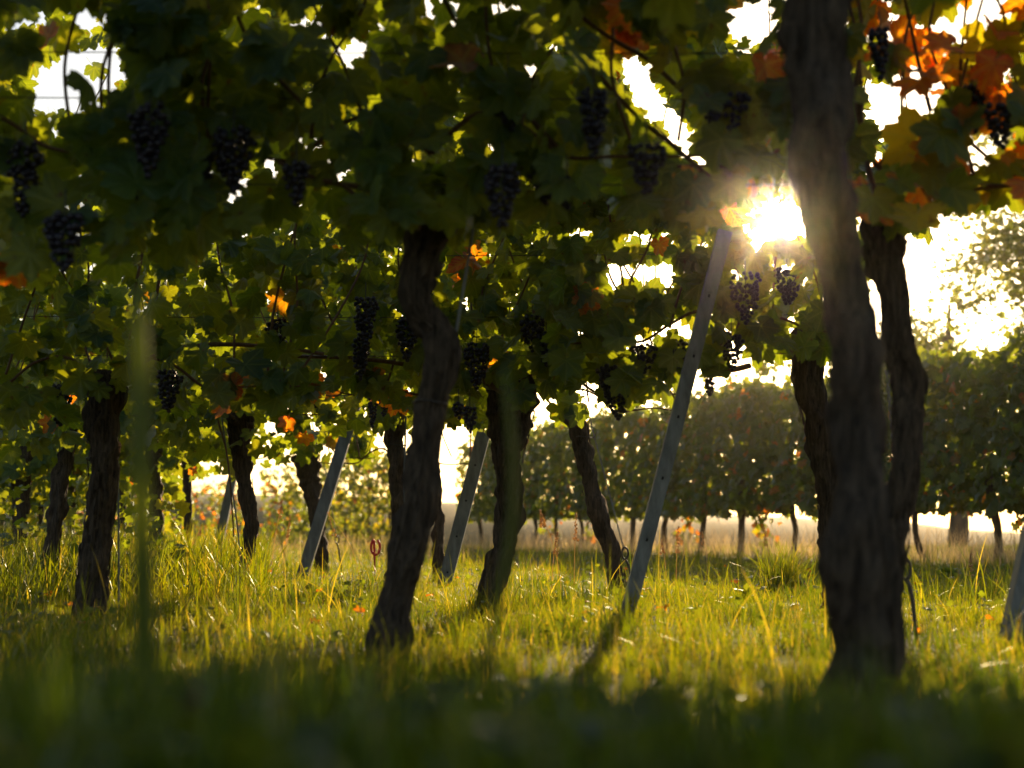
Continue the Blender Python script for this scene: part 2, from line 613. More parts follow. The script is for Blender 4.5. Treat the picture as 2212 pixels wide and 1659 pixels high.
def grape_cluster(par, top, length, width, detail=2, seed=0, name='grape_cluster'):
    rnd = random.Random(seed)
    import bmesh
    bm = bmesh.new()
    bmesh.ops.create_icosphere(bm, subdivisions=detail, radius=1)
    sv = np.array([v.co[:] for v in bm.verts]); bm.verts.index_update()
    sf = np.array([[v.index for v in f.verts] for f in bm.faces])
    bm.free()
    parts = []
    R = .0078
    n = int(np.clip(length * width * 6000, 14, 95))
    pts = []
    tries = 0
    while len(pts) < n and tries < 6000:
        tries += 1
        t = rnd.random() ** .8
        prof = (1 - t) ** .55 * (.55 + .45 * min(1, t * 6)) if t > .02 else .5
        rr = width * .5 * prof * math.sqrt(rnd.uniform(.25, 1))
        a = rnd.uniform(0, 6.283)
        p = Vector((rr * math.cos(a), rr * .8 * math.sin(a), -t * length))
        if all((p - q).length > R * 1.45 for q in pts):
            pts.append(p)
    for p in pts:
        r = R * rnd.uniform(.82, 1.12)
        parts.append((sv * r + np.array(top) + np.array(p), [sf]))
    # stalk
    parts.append(tube_arrays([(top[0], top[1], top[2] + .05, .0016), (top[0], top[1], top[2] - length * .6, .0014), (top[0], top[1], top[2] - length * .9, .001)], 5, .02))
    V, fs = merge(parts)
    return link(name, npmesh(name, V, fs), M_GRAPE, par)


VINES = []


def add_shoots(par, cx, cy, hw, z0, z1, n, seed, ax=(1, 0)):
    rnd = random.Random(seed)
    ax = Vector((ax[0], ax[1], 0)).normalized()
    # fruiting cane bent along the wire on both sides
    for s in (-1, 1):
        pts = []
        for k in range(7):
            t = k / 6
            p = Vector((cx, cy, z0)) + ax * (s * hw * .95 * t)
            p.z += .10 * math.sin(min(1, t * 2.2) * math.pi) + rnd.uniform(-.01, .01)
            p.y += rnd.uniform(-.015, .015)
            pts.append((p.x, p.y, p.z, .0065 - .003 * t))
        cane(par, pts, 'fruiting_cane', seed=seed)
    for k in range(n):
        u = rnd.uniform(-hw, hw) * .95
        p = Vector((cx, cy, z0 + .04)) + ax * u
        d = Vector((rnd.uniform(-.45, .45), rnd.uniform(-.18, .18), 1))
        pts = []
        L = (z1 - z0) * rnd.uniform(.7, 1.05)
        for j in range(7):
            t = j / 6
            q = p + d * (L * t)
            q.x += rnd.uniform(-.03, .03); q.y += rnd.uniform(-.02, .02)
            pts.append((q.x, q.y, q.z, .0048 - .0026 * t))
        cane(par, pts, 'cane', 6, .05, seed + k)


# ------------------------------------------------------------------ ground, hills
def terrain_z(x, y):
    z = 0.012 * noise.noise(Vector((x * 1.3, y * 1.3, 0))) + .02 * noise.noise(Vector((x * .4, y * .4, 3)))
    if y > 26:
        t = min(1, (y - 26) / 50)
        z -= 9 * t * t * (3 - 2 * t)
    return z


def build_ground():
    ys = np.concatenate([np.linspace(-6, 14, 90), np.linspace(14.5, 40, 40), np.linspace(42, 110, 24)])
    xs = np.concatenate([np.linspace(-110, -14, 16), np.linspace(-13, 13, 100), np.linspace(14, 110, 16)])
    V = np.array([[x, y, terrain_z(x, y)] for y in ys for x in xs])
    nx = len(xs)
    i = np.arange(len(ys) - 1)[:, None]; k = np.arange(nx - 1)[None, :]
    f = np.stack([i * nx + k, i * nx + k + 1, (i + 1) * nx + k + 1, (i + 1) * nx + k], -1).reshape(-1, 4)
    o = link('ground', npmesh('ground', V, f), M_SOIL)
    tag(o, kind='structure')
    m = rough_material('far_slope', (0.05, 0.07, 0.03), (0.14, 0.13, 0.06), (.08, .08, .08), 0.95, 0, 0)
    # far hillside beyond the dip
    ys = np.linspace(100, 190, 24); xs = np.linspace(-170, 170, 70)
    V = []
    for y in ys:
        for x in xs:
            t = min(1, (y - 100) / 70)
            ridge = 3.2 - x * .045 + 1.6 * noise.noise(Vector((x * .02, 4, 0))) + .5 * noise.noise(Vector((x * .12, y * .1, 2)))
            ridge = max(ridge, .2)
            z = -9.2 + (9.2 + ridge) * (t * t * (3 - 2 * t))
            if y > 172: z -= (y - 172) * .5
            V.append((x, y, z))
    nx = len(xs)
    i = np.arange(len(ys) - 1)[:, None]; k = np.arange(nx - 1)[None, :]
    f = np.stack([i * nx + k, i * nx + k + 1, (i + 1) * nx + k + 1, (i + 1) * nx + k], -1).reshape(-1, 4)
    o = link('hills', npmesh('hills', np.array(V), f), m)
    tag(o, kind='structure')


build_ground()

# ------------------------------------------------------------------ vines: near rows
R1_BOTTOM = [(-400, 640), (0, 640), (120, 640), (300, 570), (450, 560), (600, 500), (740, 570), (900, 505), (1000, 540), (1150, 490), (1300, 470), (1450, 500),
             (1560, 520), (1640, 430), (1750, 430), (1850, 500), (1900, 520), (2000, 570), (2060, 540), (2120, 480), (2212, 440), (2700, 430)]
R2_BOTTOM = [(-400, 980), (0, 960), (200, 900), (400, 930), (560, 900), (700, 880), (850, 880), (960, 910), (1090, 930), (1190, 850), (1350, 870), (1450, 820),
             (1600, 810), (1720, 800), (1800, 770), (1880, 700), (2200, 650)]
HOT1 = [(2020, 60, 150, .55), (2000, 330, 170, .12), (2200, 200, 90, .4), (1330, 90, 70, .15), (1660, 130, 40, .5), (60, 580, 50, .3), (110, 60, 50, .2),
        (2000, 550, 60, .6), (980, 150, 30, .2)]
HOT2 = [(1000, 560, 40, .4), (1380, 700, 40, .4), (820, 850, 45, .5), (1590, 470, 30, .6), (490, 840, 25, .5), (1290, 640, 40, .2), (690, 830, 30, .6)]

GV = 'grapevines in the near rows'


def vine(path, Y, label, fol, shoots=8, z0=None, seg=20, step=.012, strips=0, seed=1, group=GV, base=None):
    b = P(path[-1][0], path[-1][1], Y)
    e = empty('grapevine', (b.x, b.y, 0), label, 'grapevine', group)
    tr, w3 = trunk_from(path, Y, e, seg, step, seed=seed, strips=strips)
    top = w3[1]
    hw = fol['hw']
    if shoots:
        add_shoots(e, fol.get('cx', top[0]), top[1], hw, 1.16 if 3 < Y < 4 else (z0 or top[2]), fol['zt'], shoots, seed * 31)
    f = dict(fol)
    cx = f.pop('cx', top[0])
    make_foliage(e, cx, top[1], **f)
    VINES.append((e, top))
    return e, top


# row 0: one trunk close to the camera
big, _ = vine([(1764, -110, 128), (1764, 150, 128), (1765, 330, 128), (1788, 450, 116), (1812, 553, 98), (1836, 680, 100), (1852, 750, 116), (1852, 820, 106),
               (1850, 900, 102), (1852, 1000, 110), (1856, 1150, 125), (1858, 1300, 130), (1862, 1400, 142), (1858, 1480, 150), (1855, 1575, 160)], 2.2,
              'thick blurred vine trunk nearest the camera, just right of the sun',
              dict(hw=.75, zb=1.22, zt=2.0, thick=.2, n=420, size=.07, detail=1, holes=False), 6, seg=30, strips=30, seed=3)
vine([(-420, 500, 120), (-410, 900, 110), (-420, 1570, 140)], 2.2, 'unseen vine added beside the camera, its leaves blocking skylight above the top left corner',  # added out of view so its canopy blocks skylight on the foreground
     dict(hw=1.0, cx=-.9, zb=1.25, zt=2.0, thick=.22, n=420, size=.07, detail=1, holes=False), 3, z0=1.32, seg=14, step=.03, seed=4)
# row 1
F1 = dict(zb=.80, zt=2.15, thick=.26, size=.063, detail=2, bottom=R1_BOTTOM, hot=HOT1)
v1a, _ = vine([(-230, 470, 90), (-225, 700, 75), (-235, 1000, 75), (-240, 1438, 90)], 3.15,
              'vine whose dark leaves and grapes hang over the top left corner',
              dict(F1, hw=.72, n=880), 9, strips=10, seed=5)
v1b, _ = vine([(930, 495, 84), (912, 545, 80), (896, 600, 76), (894, 645, 72), (915, 685, 66), (946, 715, 70), (954, 755, 76), (944, 830, 66), (928, 900, 62), (917, 1000, 60),
               (905, 1080, 70), (886, 1180, 78), (862, 1260, 72), (846, 1330, 70), (836, 1442, 84)], 3.2,
              'old vine with a crooked, twice bent trunk left of centre',
              dict(F1, hw=.66, n=850), 9, seg=28, step=.008, strips=60, seed=8)
v1c, _ = vine([(1905, 485, 96), (1913, 553, 82), (1932, 660, 60), (1942, 737, 57), (1958, 800, 66), (1962, 880, 64), (1960, 960, 62), (1952, 1040, 62), (1935, 1120, 66),
               (1918, 1220, 72), (1905, 1330, 78), (1900, 1435, 88)], 3.3,
              'vine with orange leaves, its trunk just right of the thick blurred one',
              dict(F1, hw=.62, n=600, aut=.08, yellow=.9), 9, seg=28, step=.008, strips=50, seed=13)
v1d, _ = vine([(2790, 480, 90), (2780, 700, 70), (2790, 1000, 70), (2785, 1430, 90)], 3.35,
              'vine whose orange leaves reach into the top right corner',
              dict(F1, hw=.95, cx=1.95, n=640, aut=.16, yellow=1.0), 7, seed=17)
# row 2
F2 = dict(zb=.55, zt=2.15, thick=.25, size=.059, detail=2, bottom=R2_BOTTOM, hot=HOT2)
v2a, _ = vine([(225, 835, 78), (225, 900, 74), (222, 960, 66), (222, 1020, 58), (215, 1100, 60), (205, 1200, 62), (198, 1300, 65), (196, 1345, 70)], 4.9,
              'vine with a straight shaggy-barked trunk near the left edge, a wire tied round it',
              dict(F2, hw=.75, n=900), 9, seg=24, strips=70, seed=21)
v2b, _ = vine([(1108, 850, 100), (1104, 900, 92), (1098, 950, 80), (1096, 1000, 62), (1100, 1080, 54), (1098, 1140, 52), (1076, 1220, 52), (1058, 1290, 50), (1050, 1335, 58)], 5.3,
              'central vine with a broad swollen head and a trunk bowed at its foot',
              dict(F2, hw=.68, n=900), 10, seg=28, step=.008, strips=90, seed=27)
v2c, _ = vine([(1738, 735, 56), (1752, 850, 58), (1772, 940, 60), (1788, 1030, 54), (1800, 1150, 58), (1812, 1334, 62)], 5.0,
              'vine under the sun, gnarled trunk half hidden left of the thick blurred one',
              dict(F2, hw=.66, n=1100, cx=.78), 9, seg=24, strips=50, seed=33)
# row 3
F3 = dict(zb=.62, zt=2.1, thick=.25, size=.066, detail=1, hot=HOT2)
v3a, _ = vine([(1238, 885, 36), (1258, 960, 36), (1275, 1050, 36), (1300, 1130, 38), (1322, 1200, 34), (1338, 1272, 38)], 7.1,
              'slender vine leaning left beside the tall grey post, tied to a wire',
              dict(F3, hw=.62, n=392, cx=.22, zb=.85), 7, seg=20, strips=70, seed=41)
v3b, _ = vine([(848, 855, 52), (853, 930, 42), (858, 1000, 38), (862, 1080, 36), (866, 1150, 35), (856, 1275, 42)], 7.4,
              'vine with narrow upright stem and a wire stub, just left of the crooked trunk',
              dict(F3, hw=.6, n=434, zb=.8), 8, seg=20, strips=50, seed=45)
v3c, _ = vine([(512, 895, 50), (520, 970, 42), (530, 1050, 34), (541, 1130, 28), (535, 1200, 30), (528, 1270, 36)], 7.7,
              'thin vine with a bare arching cane, between two leaning posts on the left',
              dict(F3, hw=.5, n=392, zb=.74), 8, strips=30, seed=49)
v3d, _ = vine([(152, 895, 36), (141, 980, 35), (126, 1080, 35), (115, 1160, 33), (108, 1280, 38)], 7.2,
              'thin leaning vine trunk close to the left edge, behind the shaggy one',
              dict(F3, hw=.6, n=434, zb=.68), 8, strips=30, seed=53)
# rows 4 and beyond, only on the left
F4 = dict(zb=.62, zt=2.1, thick=.25, size=.068, detail=1)
vine([(936, 1000, 22), (945, 1100, 24), (948, 1180, 23), (944, 1252, 28)], 9.3, 'thin dark vine trunk standing directly left of the leaning post near the centre',
     dict(F4, hw=.55, n=294, zb=.95, cx=-.75), 5, seg=14, seed=57)
vine([(664, 990, 50), (668, 1035, 46), (672, 1060, 34), (682, 1110, 33), (692, 1180, 30), (697, 1248, 36)], 10.3,
     'vine with a blocky cut head behind the leaning post left of centre',
     dict(F4, hw=.5, n=322, zb=.78), 5, seg=16, strips=10, seed=61)
vine([(330, 960, 30), (335, 1050, 30), (338, 1130, 28), (342, 1248, 32)], 9.8, 'vine of the fourth row with a slim trunk in shade right of the shaggy trunk',
     dict(F4, hw=.6, n=392), 5, seg=14, seed=65)
vine([(60, 960, 30), (52, 1050, 28), (46, 1130, 28), (40, 1248, 32)], 9.6, 'vine of the fourth row deep in shade at the left edge',
     dict(F4, hw=.6, n=392), 5, seg=14, seed=67)
FAR = [(402, 1000, 11.7, 'small dark vine trunk against the bright gap left of the lone short post', .93), (262, 985, 11.9, 'vine of the fifth row seen between the two big left trunks', .75),
       (150, 985, 12.0, 'vine of the fifth row just right of the thin leaning left trunk', .7), (30, 985, 12.1, 'vine of the fifth row in the shade of the left edge', .7),
       (330, 1010, 13.8, 'vine of the sixth row at its open end, in front of the bright haze', .8), (200, 1010, 13.9, 'vine of the sixth row behind the shaggy trunk', .7),
       (85, 1010, 14.0, 'vine of the sixth row left of the thin leaning trunk', .65), (-20, 1010, 14.0, 'vine of the sixth row on the very left edge', .65),
       (240, 1030, 16.4, 'vine of the seventh row, the last thing before the haze on the left', .7), (110, 1030, 16.4, 'vine of the seventh row far back on the left', .65),
       (0, 1030, 16.5, 'farthest vine at the left edge', .65)]
for i, (x, y, Y, lb, zb) in enumerate(FAR):
    s = F / Y
    by = 1150 + .3 * s
    vine([(x + 2, y, .075 * s), (x + 4, (y + by) / 2, .06 * s), (x - 3, by + 2, .075 * s)], Y, lb, dict(F4, hw=.6, n=336, zb=zb - .12 if i not in (0, 4) else zb, detail=1 if Y < 13 else 0), 3 if Y < 13 else 0, seg=12, step=.03, seed=70 + i)

# explicit long canes crossing the picture in row 1
def px_cane(par, pts, Y, w0, w1, seed, name='cane'):
    n = len(pts)
    q = []
    for i, (x, y) in enumerate(pts):
        yy = Y + .03 * math.sin(i * 2.1 + seed)
        p = P(x, y, yy)
        q.append((p.x, p.y, p.z, (w0 + (w1 - w0) * i / (n - 1)) * .5 * yy / F))
    cane(par, q, name, 8, .10, seed)


px_cane(v1b, [(925, 500), (900, 470), (850, 430), (780, 405), (690, 388), (600, 350)], 3.15, 22, 9, 1, 'fruiting_cane')
px_cane(v1b, [(945, 500), (915, 455), (880, 410), (850, 380)], 3.18, 18, 10, 2, 'fruiting_cane')
px_cane(v1b, [(905, 492), (860, 478), (800, 450), (740, 400), (700, 390)], 3.13, 14, 9, 9, 'fruiting_cane')
px_cane(v1c, [(1690, 0), (1760, 60), (1640, 20)], 3.3, 5, 4, 3)
px_cane(v1c, [(1600, 285), (1480, 200), (1400, 130), (1300, 70), (1190, -20)], 3.2, 13, 9, 4)
px_cane(v1c, [(1540, 390), (1460, 320), (1380, 255), (1310, 180), (1240, 90), (1170, 20)], 3.25, 13, 8, 5)
px_cane(v1c, [(1475, 330), (1420, 275), (1370, 215), (1330, 160)], 3.3, 5, 3, 6)
px_cane(v1b, [(1215, 330), (1150, 260), (1080, 170), (1000, 70), (950, -20)], 3.1, 14, 9, 7)
px_cane(v1b, [(790, 330), (700, 260), (620, 190), (540, 90), (500, 0)], 3.1, 13, 8, 8)
px_cane(v1c, [(1905, 470), (1880, 380), (1865, 300), (1850, 190), (1862, 80), (1850, -30)], 3.3, 14, 8, 10)
px_cane(v1c, [(2010, 240), (1985, 140), (1968, 60), (1950, -20)], 3.3, 11, 7, 11)
px_cane(v1c, [(2110, 400), (2080, 280), (2075, 150), (2090, -20)], 3.35, 11, 7, 12)
px_cane(v1d, [(2300, 380), (2180, 400), (2060, 415), (1990, 430)], 3.35, 14, 8, 13, 'fruiting_cane')
px_cane(v2c, [(1620, 790), (1560, 800), (1480, 780), (1400, 770), (1360, 755)], 5.0, 14, 8, 14, 'fruiting_cane')
px_cane(v2c, [(1300, 480), (1340, 560), (1390, 640), (1440, 700)], 5.1, 5, 4, 15)
px_cane(v2c, [(1590, 440), (1530, 520), (1460, 600), (1400, 720)], 5.1, 5, 4, 16)
px_cane(v3c, [(505, 905), (485, 880), (470, 900), (490, 980), (500, 1080), (505, 1160)], 7.6, 6, 3, 17)
px_cane(v2b, [(1090, 850), (1000, 800), (900, 790), (780, 775), (640, 770)], 5.2, 12, 8, 18, 'fruiting_cane')
px_cane(v2a, [(240, 850), (330, 770), (450, 745), (600, 750), (700, 765)], 4.95, 12, 8, 19, 'fruiting_cane')
px_cane(v2a, [(330, 700), (345, 600), (370, 500), (380, 400)], 4.9, 8, 6, 20)
px_cane(v2a, [(300, 760), (290, 650), (310, 520), (300, 400)], 4.95, 8, 6, 21)

# grape clusters: (owner, top x, top y, width px, height px, Y)
CL = [(v1b, 1098, 165, 112, 150, 3.15), (v1b, 1282, 190, 88, 185, 3.1), (v1b, 1085, 355, 120, 165, 3.12), (v1b, 1175, 350, 95, 110, 3.2), (v1b, 1225, 380, 80, 90, 3.25),
      (v1c, 1395, 310, 120, 130, 3.15), (v1c, 1575, 205, 130, 90, 3.2), (v1c, 1540, 215, 80, 70, 3.3), (v1a, 325, 225, 120, 190, 3.1), (v1b, 505, 280, 140, 160, 3.1),
      (v1a, 55, 310, 110, 190, 3.2), (v1a, 140, 460, 120, 150, 3.1), (v1b, 430, 330, 90, 130, 3.15), (v1b, 640, 350, 80, 110, 3.2),
      (v1c, 1900, 60, 62, 140, 3.25), (v1d, 2100, 185, 84, 130, 3.3), (v1d, 2160, 225, 100, 120, 3.3), (v1c, 1830, 60, 50, 110, 3.35), (v1a, 310, 330, 90, 140, 3.15),
      (v2b, 790, 640, 62, 115, 5.15), (v2b, 780, 730, 46, 90, 5.2), (v2b, 1030, 740, 66, 100, 5.15), (v2b, 1015, 880, 34, 55, 5.15), (v2b, 990, 870, 28, 35, 5.2),
      (v2c, 1335, 825, 72, 80, 5.0), (v2c, 1315, 790, 60, 70, 5.1), (v2c, 1390, 745, 70, 60, 5.05), (v2c, 1470, 735, 62, 70, 5.0), (v2c, 1532, 815, 24, 42, 5.1),
      (v2c, 1610, 590, 90, 110, 4.95), (v2c, 1700, 580, 80, 80, 5.1), (v2c, 1580, 720, 60, 80, 5.1), (v2a, 365, 800, 66, 90, 4.9), (v2a, 130, 830, 60, 90, 5.0),
      (v3b, 805, 860, 24, 62, 7.2), (v3b, 830, 850, 28, 50, 7.3), (v2b, 1150, 680, 60, 80, 5.2), (v2b, 1180, 720, 50, 70, 5.3), (v3c, 690, 850, 30, 45, 7.6), (v2a, 600, 690, 60, 90, 5.1),
      (v2b, 880, 690, 60, 90, 5.25)]
for i, (o, x, y, wd, h, Y) in enumerate(CL):
    Y -= (.2 if i % 3 else .1)
    grape_cluster(o, P(x, y, Y), h * (.85 if Y < 4 else 1) * Y / F, wd * (.82 if Y < 4 else 1) * Y / F, 2, seed=i)

# ------------------------------------------------------------------ trellis posts, wires, anchors
def post(base, top, wpx, Y, label, extra=.0):
    a = P(base[0], base[1], Y); b = P(top[0], top[1], Y)
    d = (b - a).normalized()
    k = (a.z + .25) / d.z
    a0 = a - d * k
    foot = a - d * (a.z / d.z)
    e = empty('trellis_post', (foot.x, foot.y, 0), label, 'post', 'leaning steel end posts of the rows')
    hw = wpx * .5 * Y / F
    zax = d; xax = Vector((0, 1, 0)).cross(zax).normalized(); yax = zax.cross(xax)
    R = np.array([[xax.x, yax.x, zax.x], [xax.y, yax.y, zax.y], [xax.z, yax.z, zax.z]])
    L = (b - a0).length
    c0 = (a0 + b) * .5
    dp = hw * .75
    def blk(ox, oy, oz, hx, hy, hz):
        return box_arrays(np.array(c0) + R @ np.array([ox, oy, oz]), np.array([hx, hy, hz]), R)
    # folded channel: web towards the camera with two flanges and small lips
    parts = [blk(0, -dp, 0, hw, .0016, L / 2), blk(-hw + .0016, 0.0, 0, .0016, dp - .0018, L / 2), blk(hw - .0016, 0.0, 0, .0016, dp - .0018, L / 2),
             blk(-hw * .72, dp, 0, hw * .28, .0016, L / 2), blk(hw * .72, dp, 0, hw * .28, .0016, L / 2)]
    V, fs = merge(parts)
    me = npmesh('post_body', V, fs, False)
    body = link('body', me, M_GALV, e)
    bv = body.modifiers.new('b', 'BEVEL'); bv.width = .0008; bv.segments = 1
    # wire hooks pressed out of the web, and the dark slots behind them
    z = -L / 2 + .35 if Y < 9 else L
    while z < L / 2 - .03:
        V, fs = merge([blk(0, -dp - .004, z, hw * .20, .0035, .006), blk(0, -dp - .0075, z + .008, hw * .16, .0018, .010)])
        hk = link('wire_hook', npmesh('wire_hook', V, fs, False), M_GALV, e)
        V, fs = blk(0, -dp - .0022, z - .017, hw * .14, .0012, .005)
        sl = link('slot', npmesh('slot', V, fs, False), M_HOLE, e)
        sl.parent = hk
        z += .21
    return e


post((1357, 1320), (1566, 500), 31, 4.72, 'tallest leaning grey steel post, its top lost in the leaves below the sun')
post((962, 1255), (1045, 935), 29, 8.2, 'leaning grey steel post in the gap between the crooked trunk and the swollen central vine')
post((655, 1238), (775, 850), 25, 9.2, 'leaning grey steel post against the bright sky left of the crooked trunk')
post((462, 1226), (508, 1005), 18, 13, 'short leaning grey steel post beside the thin third-row vine on the left')
post((2182, 1400), (2290, 900), 46, 3.7, 'near leaning steel post cut off by the right edge of the photo')
post((378, 1180), (408, 1000), 12, 15.5, 'far shaded leaning post beside the small dark trunk on the left')
post((258, 1190), (282, 1000), 12, 17, 'farthest leaning post, seen between the two big left trunks')


def wire(name, pts, r, label, cat, group=None, mat=None, parent=None, seg=5):
    V, fs = tube_arrays([(p[0], p[1], p[2], r) for p in pts], seg, .1)
    o = link(name, npmesh(name, V, fs), mat or M_RUST, parent)
    if parent is None:
        tag(o, label, cat, group)
    return o


def row_wire(Y, x0, x1, z, label, sag=.01):
    pts = [Vector((x0 + (x1 - x0) * t / 8, Y, z - sag * math.sin(math.pi * t / 8))) for t in range(9)]
    return wire('trellis_wire', pts, .0016, label, 'wire', 'trellis wires stretched along the rows')


def wz(py, Y):
    return P(1106, py, Y).z


row_wire(3.2, -2.2, 2.6, wz(205, 3.2), 'nearest trellis wire, crossing the dark leaves near the top of the photo')
row_wire(3.22, -2.2, 2.6, wz(100, 3.2), 'trellis wire crossing the white gap in the top left corner')
row_wire(3.18, -2.2, 2.6, wz(395, 3.2), 'trellis wire just above the head of the crooked trunk')
row_wire(5.1, -2.4, 1.0, wz(680, 5.1), 'trellis wire through the sharp leaves halfway down the photo')
row_wire(5.15, -2.4, 1.0, wz(760, 5.1), 'fruiting wire of the second row, level with the hanging grapes')
row_wire(5.12, -2.4, 1.0, wz(545, 5.1), 'upper wire of the second row crossing behind the tall post')
row_wire(7.3, -3.2, .7, wz(850, 7.3), 'fruiting wire of the third row just above the bright gap')
row_wire(9.5, -4.0, -.3, wz(930, 9.5), 'wire of the fourth row in the shade on the left')


def anchor(Y, eye, foot, top, label, wlabel, r=.006):
    a = P(*eye, Y); b = P(*foot, Y)
    g = empty('ground_anchor', (b.x, b.y, 0), label, 'anchor', 'iron ground anchors at the row ends')
    R = .026
    n = 14
    loop = [(a.x + R * .6 * math.sin(2 * math.pi * i / n), a.y, a.z + R * 1.1 * math.cos(2 * math.pi * i / n), r * .8) for i in range(n + 1)]
    V, fs = tube_arrays(loop, 8, .01)
    link('eyelet', npmesh('eyelet', V, fs), M_RUST, g)
    d = b - a
    rod = [(a.x, a.y, a.z - R, r), (a.x + d.x * .3 + .004, a.y, a.z + d.z * .35, r), (b.x, b.y, b.z, r), (b.x + .01, b.y, -.15, r)]
    V, fs = tube_arrays(rod, 8, .02)
    link('rod', npmesh('rod', V, fs), M_RUST, g)
    t = P(*top, Y + .05)
    o = []
    # two strands twisted round each other
    for ph in (0, math.pi):
        pts = []
        K = 60
        for i in range(K + 1):
            q = a.lerp(t, i / K)
            s = .0035
            pts.append((q.x + s * math.cos(i * 1.1 + ph), q.y + s * math.sin(i * 1.1 + ph), q.z + (R if i == 0 else 0), .0019))
        o.append(tube_arrays(pts, 5, .02))
    V, fs = merge(o)
    tag(link('anchor_wire', npmesh('anchor_wire', V, fs), M_GALV), wlabel, 'wire', 'twisted wires stretched from the ground anchors')


anchor(6.9, (1350, 1195), (1366, 1262), (1252, 820), 'bent iron anchor with an open eyelet at the foot of the tallest leaning post', 'twisted anchor wire running up beside the slender left-leaning vine')
anchor(10.4, (728, 1165), (738, 1235), (700, 1000), 'small hooked iron anchor right of the leaning post against the sky', 'twisted anchor wire behind the leaning post against the sky')
anchor(3.9, (1955, 1228), (1975, 1330), (1915, 800), 'iron anchor in the grass just right of the thick blurred trunk', 'anchor wire running up in front of the trunk with red leaves')

# thin stakes tied to trunks
def stake(pts, Y, r, label):
    q = [P(x, y, Y) for x, y in pts]
    q[-1].z = -.1
    return wire('vine_stake', q, r, label, 'stake', 'thin steel stakes tied to the vines', M_GALV, None, 6)


stake([(1022, 495), (1005, 600), (965, 830), (925, 1020), (880, 1200), (850, 1430)], 3.27, .0034, 'thin pale stake slanting up right of the crooked trunk into the leaves')
stake([(878, 850), (874, 1000), (872, 1150), (870, 1280)], 7.35, .005, 'thin stake close to the right side of the upright stem behind the crooked trunk')
stake([(478, 890), (492, 1000), (512, 1130), (530, 1260)], 7.6, .004, 'thin stake leaning against the thin third-row vine between the posts')
stake([(252, 905), (256, 1100), (258, 1340)], 4.95, .003, 'thin stake up the right side of the shaggy left trunk')


def ties(par, cx, cy, Y, r, stub=0):
    c = P(cx, cy, Y)
    n = 12
    pts = [(c.x + r * math.cos(2 * math.pi * i / n), c.y + r * math.sin(2 * math.pi * i / n), c.z + .004 * math.sin(i), .0022) for i in range(n + 1)]
    if stub:
        pts.append((c.x + stub, c.y - r, c.z + .02, .002))
    V, fs = tube_arrays(pts, 5, .02)
    link('wire_tie', npmesh('wire_tie', V, fs), M_RUST, par)


ties(v3a, 1262, 945, 7.1, .047, .06)
ties(v3b, 856, 962, 7.4, .052, -.10)
ties(v2a, 219, 992, 4.9, .052)
ties(v1b, 930, 870, 3.2, .040)

# red tag in the grass
e = P(811, 1192, 9.0)
pts = [(e.x + .028 * math.sin(t), e.y, e.z + .03 + .05 * math.cos(t), .008) for t in np.linspace(.5, 5.9, 12)]
pts.append((e.x + .0, e.y, -.02, .004))
V, fs = tube_arrays(pts, 8, .01)
tag(link('marker_loop', npmesh('marker_loop', V, fs), M_RED), 'small bright red loop standing in the grass left of the crooked trunk', 'marker')

# ------------------------------------------------------------------ the far hedge-like row on the right and rows behind
GF = 'vines of the far rows beyond the grass'
h0 = Vector((5.45, 11.5)); h1 = Vector((2.87, 17.8)); h2 = Vector((-1.0, 29.5))
pl = []
def hedge_line(a, b, n):
    return [(a.lerp(b, (i + .0) / n), (b - a).normalized()) for i in range(n)]
pl = hedge_line(h0, h1, 6) + hedge_line(h1, h2, 11)
side = ['nearest, at the right edge', 'second from the right edge, its trunk thick in the bright gap', 'third from the right, just right of the thick blurred trunk',
        'hidden mostly behind the thick blurred trunk', 'just left of the thick blurred trunk, orange leaves low down', 'sixth from the right, a clear trunk under it',
        'seventh from the right, red leaves at its skirt', 'eighth from the right, just right of the tallest leaning post', 'behind the tallest leaning post', 'between the tallest post and the slender leaning vine',
        'right behind the slender left-leaning vine', 'between the slender vine and the swollen central vine', 'just right of the swollen central vine', 'directly behind the swollen central vine',
        'behind the post near the centre', 'seen right of the crooked trunk', 'farthest, seen left of the post near the centre']
